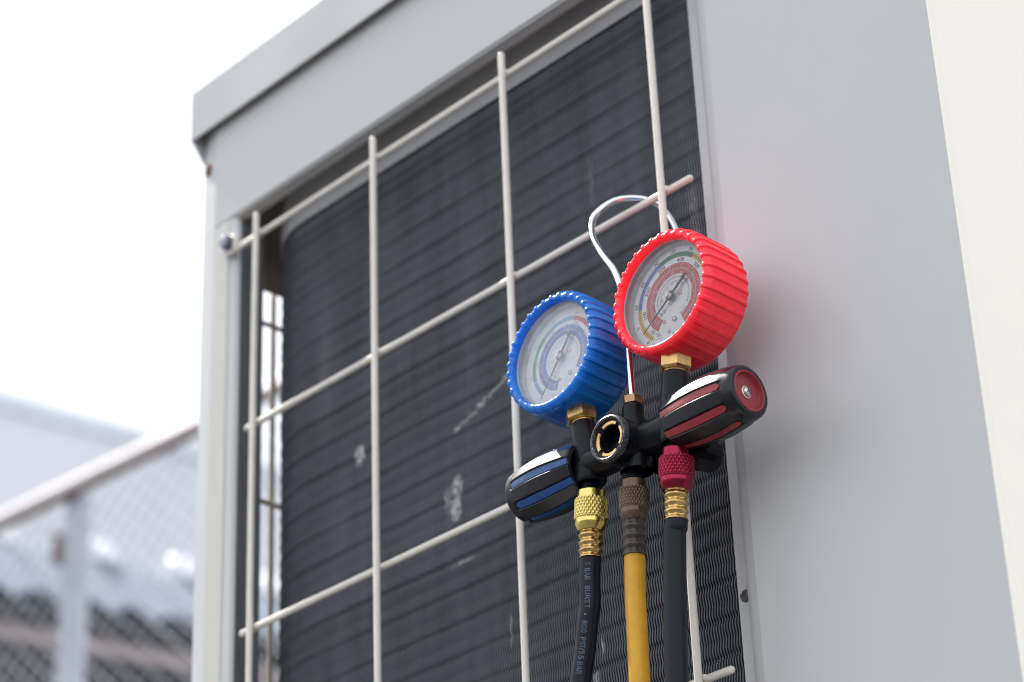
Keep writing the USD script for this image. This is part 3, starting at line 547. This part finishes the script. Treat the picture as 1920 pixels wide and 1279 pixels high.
def manifold():
    X, Y, Z = np.eye(3)
    # body: main bar, centre boss, two splayed gauge bosses
    parts = [lathe([(0.0001, -0.0375), (0.0068, -0.0375), (0.0074, -0.036), (0.0074, -0.034), (0.0086, -0.0325), (0.0092, -0.030), (0.0092, 0.0300), (0.0086, 0.0325), (0.0074, 0.034), (0.0074, 0.0360), (0.0068, 0.0375), (0.0001, 0.0375)], 48, O=BO, A=X),
             lathe([(0.0072, 0.0100), (0.0080, 0.0155), (0.0104, 0.0172), (0.0122, 0.0174), (0.0130, 0.0166), (0.0132, 0.0150), (0.0132, -0.0110), (0.0120, -0.0130), (0.0001, -0.0130)][::-1], 64, O=BO, A=-Y)]
    for ax, O, s in ((ax_r, O_r, 1), (ax_b, O_b, -1)):
        parts.append(lathe([(0.0052, 0.0440), (0.0066, 0.0440), (0.0072, 0.0448), (0.0077, 0.0560), (0.0082, 0.0660), (0.0092, 0.0740), (0.0001, 0.0760)][::-1], 40, O=O, A=ax))
        parts.append(lathe([(0.0001, -0.0105), (0.0080, -0.0105), (0.0092, -0.0085), (0.0092, 0.0)], 36, O=BO + [s * 0.032, 0, 0]))
    parts.append(lathe([(0.0092, -0.016), (0.0088, 0.0), (0.0080, 0.010), (0.0060, 0.0165), (0.0060, 0.0225), (0.0050, 0.0235), (0.0001, 0.0235)], 36, O=BO + [0.0030, 0, 0]))
    for s in (-0.032, 0.0, 0.032):   # threaded outlets
        d = np.array([-0.09, 0, -1.0]); pf = [(0.0001, 0.004), (0.0050, 0.006), (0.0050, 0.0105)]
        for k in range(4): h = 0.0108 + k * 0.0013; pf += [(0.0050, h), (0.0056, h + 0.0003), (0.0056, h + 0.0006), (0.0050, h + 0.0010)]
        pf += [(0.0050, 0.0185), (0.0001, 0.0185)]
        parts.append(lathe(pf, 36, O=BO + [s, 0, 0 if s else -0.005], A=d))
    B = obj('body', parts, 'black_anodised', MF, smooth=35)
    # hose park at the back right
    hp = BO + np.array([0.0265, 0.0210, -0.0095])
    pf = [(0.0001, 0.0), (0.0070, 0.0)]
    for k in range(5): h = 0.0008 + k * 0.0015; pf += [(0.0070, h), (0.0077, h + 0.0004), (0.0077, h + 0.0008), (0.0070, h + 0.0012)]
    pf += [(0.0075, 0.0095), (0.0090, 0.0098), (0.0092, 0.0125), (0.0080, 0.0135), (0.0001, 0.0135)]
    obj('hose_holder', [lathe(pf, 36, O=hp, A=(0.93, -0.15, -0.33)), box(BO[0] + 0.006, BO[0] + 0.047, BO[1] + 0.008, BO[1] + 0.0225, BO[2] - 0.0165, BO[2] - 0.0085, .002)], 'black_anodised', MF, smooth=35)
    # sight port
    sp = group('sight_port', MF)
    obj('rim', lathe([(0.0109, 0.01745), (0.0112, 0.0186), (0.0120, 0.0190), (0.0128, 0.0186), (0.0133, 0.0174), (0.0133, 0.0150)][::-1], 72, O=BO, A=-Y), 'worn_ring', sp, smooth=40)
    for k in range(4):
        t = np.radians(np.linspace(k * 90 + 12 + 40, k * 90 + 80 + 40, 18)); sec = [(0.0079, 0.0125), (0.0079, 0.0165), (0.0083, 0.0170), (0.0098, 0.0170), (0.0102, 0.0165), (0.0102, 0.0125)]
        V = np.array([BO + [r * math.cos(a), -h, r * math.sin(a)] for a in t for r, h in sec]); F = grid_faces(18, 6, True)
        F = np.vstack([F, [[0, k2 + 1, k2] for k2 in range(1, 5)], [[17 * 6, 17 * 6 + k2, 17 * 6 + k2 + 1] for k2 in range(1, 5)]])
        obj('brass_segment', trimesh.Trimesh(V, F, process=False), 'brass', sp, smooth=30)
    obj('recess', lathe([(0.0106, 0.0135), (0.0080, 0.0130), (0.0074, 0.0090), (0.0070, 0.0030), (0.0001, 0.0025)], 48, O=BO, A=-Y), 'black_plastic', sp, smooth=40)
    # hook
    hk = group('hook', MF)
    obj('hex_nut', hexnut(0.0095, 0.0235, 0.0290, BO + [0.0030, 0, 0], Z, X=np.array([0.9, 0.42, 0])), 'dull_brass', hk, smooth=25)
    pts = [(0.3905, -0.040, -0.3000), (0.3903, -0.040, -0.2800), (0.3900, -0.040, -0.2500), (0.3885, -0.040, -0.2330), (0.3825, -0.0390, -0.2150), (0.3705, -0.036, -0.1967), (0.3547, -0.026, -0.1737), (0.3487, -0.017, -0.1549), (0.3552, -0.0075, -0.1444), (0.3650, 0.001, -0.1434), (0.3741, 0.0070, -0.1481), (0.3812, 0.0105, -0.1580), (0.3863, 0.0115, -0.1708), (0.3890, 0.0118, -0.1850)]
    obj('rod', tube(catmull(pts, 10), 0.0019, 18, round_end=True), 'chrome', hk, smooth=60)
    # valve knobs
    for s, strip_m, lab in ((1, 'red_plastic', 'black valve knob with red strips and red end cap'), (-1, 'blue_plastic', 'black valve knob with blue strips')):
        K = group('valve_knob', MF); stage.GetPrimAtPath(K).SetCustomDataByKey('label', lab)
        A = X * s; x0, x1 = 0.0350, 0.0860; ph = -0.335 if s > 0 else 0.335
        def RK(x): u = (x - x0) / (x1 - x0); return 0.0137 + 0.0040 * np.sin(PI * np.clip(u * 0.80 + 0.08, 0, 1)) - 0.0006 * u
        xs = np.linspace(x0 + .0015, x1 - .0015, 40)
        prof = np.array([(0.0070, x0 + .009), (0.0095, x0 + .0085), (0.0108, x0 + 0.004), (0.0112, x0 + 0.0006), (0.0118, x0)] + [(RK(x0) - 0.0008, x0), (RK(x0), x0 + 0.0008)] + [(RK(x), x) for x in xs] + [(RK(x1) - 0.0003, x1 - 0.0006), (RK(x1) - 0.0012, x1), (0.0119, x1), (0.0114, x1 - 0.0006), (0.0112, x1 - .004)])
        def disp(t, p):
            u = ((t + ph) * 8 / (2 * PI)) % 1.0; groove = smoothstep(0.285, 0.32, u) * (1 - smoothstep(0.68, 0.715, u))
            ax = p[:, 1][:, None]; m = smoothstep(x0 - .0005, x0 + 0.001, ax) * (1 - smoothstep(x1 - 0.0075, x1 - 0.0060, ax)) * (p[:, 0][:, None] > 0.0124)
            dl = np.minimum(u, 1 - u) * 2 * PI / 8; fl = p[:, 0][:, None] * (math.cos(0.19) / np.cos(np.minimum(dl, 0.19)) - 1); return -0.0011 * groove * m + (fl + 0.0003) * m
        zx = np.array([0, 0, 1.0])
        obj('grip', lathe(prof, 384, disp, O=BO, A=A, X=zx), 'black_plastic', K, smooth=40)
        for k in range(8):
            tc = (k + 0.5) * 2 * PI / 8 - ph; xx = np.linspace(x0 + 0.0004, x1 - 0.0072, 26); hw = 0.138
            rows = []
            for j, f in enumerate((-1.0, -0.9, -0.45, 0, 0.45, 0.9, 1.0)):
                sh = np.ones_like(xx); e = (xx - (x1 - 0.0095)) / 0.0023; sh = np.where(e > 0, np.sqrt(np.clip(1 - e ** 2, 0.02, 1)), 1)
                r = RK(xx) - (0.0002 if abs(f) < 0.95 else 0.0010); t = tc + f * hw * sh
                Yk = np.cross(A, zx)
                rows.append(BO + (r * np.cos(t))[:, None] * zx + (r * np.sin(t))[:, None] * Yk + xx[:, None] * A)
            obj('strip', trimesh.Trimesh(np.vstack(rows), grid_faces(7, 26, False), process=False), strip_m, K, smooth=40)
        obj('end_cap', lathe([(0.0116, x1 - .003), (0.0117, x1 - 0.0002), (0.0113, x1 + 0.0002), (0.0107, x1), (0.0102, x1 - 0.0022), (0.0098, x1 - 0.0026), (0.0001, x1 - 0.0026)], 64, O=BO, A=A), strip_m, K, smooth=35)
        h0 = x1 - 0.0026
        obj('screw', lathe([(0.0036, h0), (0.0036, h0 + 0.0004), (0.0028, h0 + 0.0006), (0.0027, h0 + .0011), (0.0023, h0 + 0.0018), (0.0014, h0 + 0.0022), (0.0001, h0 + 0.0023)], 32, O=BO, A=A), 'screw_metal', K, smooth=40)
        cr = []
        for q in (0.5, 0.5 + PI / 2):
            b = trimesh.creation.box(extents=(0.0034, 0.0007, 0.0007)); d = np.array([0, math.cos(q), math.sin(q)]); T = np.eye(4); T[:3, 0], T[:3, 1], T[:3, 2], T[:3, 3] = d, np.cross(A, d), A, BO + A * (h0 + 0.00205 + 0.00004 * (q > 1)); b.apply_transform(T); cr.append(b)
        obj('cross_slot', cr, 'needle_black', K)

    # hoses
    def hose(port_x, top, cm, rk, fm, hm, ferr, tilt, rh, pts, text, lab):
        Hs = group('hose', MF); stage.GetPrimAtPath(Hs).SetCustomDataByKey('label', lab)
        O = BO + [port_x, 0, top]; A = np.array([-tilt, 0, -1.0]); A /= np.linalg.norm(A)
        Lc = 0.0225
        hh = np.r_[0.0, 0.0002, np.linspace(0.0006, 0.0046, 4), 0.0050, np.linspace(0.0056, 0.0164, 46), 0.0168, np.linspace(0.0172, 0.0196, 4), 0.0216, Lc, Lc + .0006, Lc + .0006]
        def rad(h):
            r = np.where(h < 0.0048, rk * 0.86, rk); r = np.where(h > 0.0167, rk * 0.965, r); r = np.where(h > 0.0200, rk * (0.965 - 0.16 * (h - 0.0200) / 0.0025), r); return r
        rr = rad(hh); rr[0] = rk * 0.5; rr[1] = rk * 0.82; rr[-1] = rk * 0.5
        nk = 26
        def knurl(t, p):
            h = p[:, 1][:, None]; m = smoothstep(0.0052, 0.0060, h) * (1 - smoothstep(0.0160, 0.0168, h))
            a = (t * nk / (2 * PI) + h / 0.00205 * 0.55) % 1; b = (t * nk / (2 * PI) - h / 0.00205 * 0.55) % 1
            ga, gb = np.abs(a - 0.5) * 2, np.abs(b - 0.5) * 2
            return (0.00058 * np.minimum(1 - ga ** 2.2, 1 - gb ** 2.2) - 0.0003) * m
        obj('coupling', lathe(np.stack([rr, hh], 1), 312, knurl, O=O, A=A), cm, Hs, smooth=28)
        Lf, f0 = ferr, Lc - 0.001
        hf = np.linspace(f0, f0 + Lf, 60); nb = 4
        def fr(h): u = (h - f0) / Lf; return 0.0061 + 0.00055 * np.cos(u * nb * 2 * PI) - 0.0002 * u
        pf = np.vstack([[(0.003, f0)], np.stack([fr(hf), hf], 1), [(rh, f0 + Lf + .0001)]])
        def crimp(t, p):
            u = (p[:, 1][:, None] - f0) / Lf; w = 0.5 - 0.5 * np.cos(u * nb * 2 * PI); v = (t * 8 / (2 * PI)) % 1
            return -0.00055 * w * np.cos((v - 0.5) * PI) ** 2 + 0.0003 * w
        obj('ferrule', lathe(pf, 128, crimp, O=O, A=A), fm, Hs, smooth=30)
        s0 = O + A * (f0 + Lf - 0.0002)
        P = catmull([s0, s0 + A * 0.004] + pts, 14)
        tb = obj('tubing', tube(P, rh, 40), hm, Hs, smooth=60)
        if text:
            m = meshkit.text_mesh(text, 0.0029, 0.00005); m = trimesh.Trimesh(*trimesh.remesh.subdivide_to_size(m.vertices, m.faces, 0.0007)); v = np.array(m.vertices)
            v[:, 0] *= 0.93
            d = np.r_[0, np.cumsum(np.linalg.norm(np.diff(P, axis=0), axis=1))]
            sA = 0.0035 + v[:, 0]; T = np.gradient(P, axis=0); T /= np.linalg.norm(T, axis=1)[:, None]
            pc = np.stack([np.interp(sA, d, P[:, c]) for c in range(3)], 1); tt = np.stack([np.interp(sA, d, T[:, c]) for c in range(3)], 1)
            e1 = np.array([0.60, -0.80, 0]); e1 = e1 - tt * (tt @ e1)[:, None]; e1 /= np.linalg.norm(e1, axis=1)[:, None]; e2 = np.cross(tt, e1)
            if (e2[0] @ [0.75, 0.66, 0]) < 0: e2 = -e2
            phi = (v[:, 1] - 0.00145) / rh - 0.10
            q = pc + (rh + 0.00004 + v[:, 2]) [:, None] * (np.cos(phi)[:, None] * e1 + np.sin(phi)[:, None] * e2)
            f = np.array(m.faces)
            obj('hose_lettering', trimesh.Trimesh(q, f, process=False), 'hose_print', Hs)
    y = BO[1]
    hose(-0.0322, -0.0148, 'gold', 0.0090, 'brass', 'black_rubber', 0.0170, 0.09, 0.0057, [(0.3507, y, -0.3900), (0.3497, y, -0.4050), (0.3465, y, -0.4180), (0.3436, y, -0.4320), (0.3398, y - .001, -0.4500), (0.335, y - .004, -0.50), (0.325, y - .01, -0.70), (0.32, y - .02, -1.0), (0.31, y - .06, -1.22), (0.25, y - 0.16, -1.292), (0.05, y - .25, -1.294)], '5 BAR   BURST  •  800  PSI/55 BAR', 'black refrigerant hose with gold coupling and printed lettering')
    hose(0.0, -0.0200, 'bronze', 0.0079, 'brown_sleeve', 'yellow_rubber', 0.0212, 0.07, 0.0056, [(0.3838, y, -0.4000), (0.3830, y, -0.4150), (0.3828, y, -0.4300), (0.3822, y, -0.4583), (0.381, y, -0.52), (0.38, y - .01, -0.75), (0.39, y - .03, -1.05), (0.40, y - .08, -1.24), (0.41, y - 0.18, -1.294), (0.42, y - .4, -1.294)], None, 'yellow refrigerant hose with dark bronze coupling')
    hose(0.0322, -0.0137, 'magenta_metal', 0.0094, 'brass', 'black_rubber', 0.0180, 0.10, 0.0061, [(0.4140, y, -0.3860), (0.4119, y, -0.4120), (0.4094, y, -0.4436), (0.4075, y, -0.4700), (0.404, y - .002, -0.52), (0.40, y - .01, -0.75), (0.42, y - .03, -1.05), (0.45, y - .09, -1.24), (0.50, y - 0.2, -1.293), (0.62, y - .35, -1.293)], None, 'black refrigerant hose with magenta coupling')
manifold()
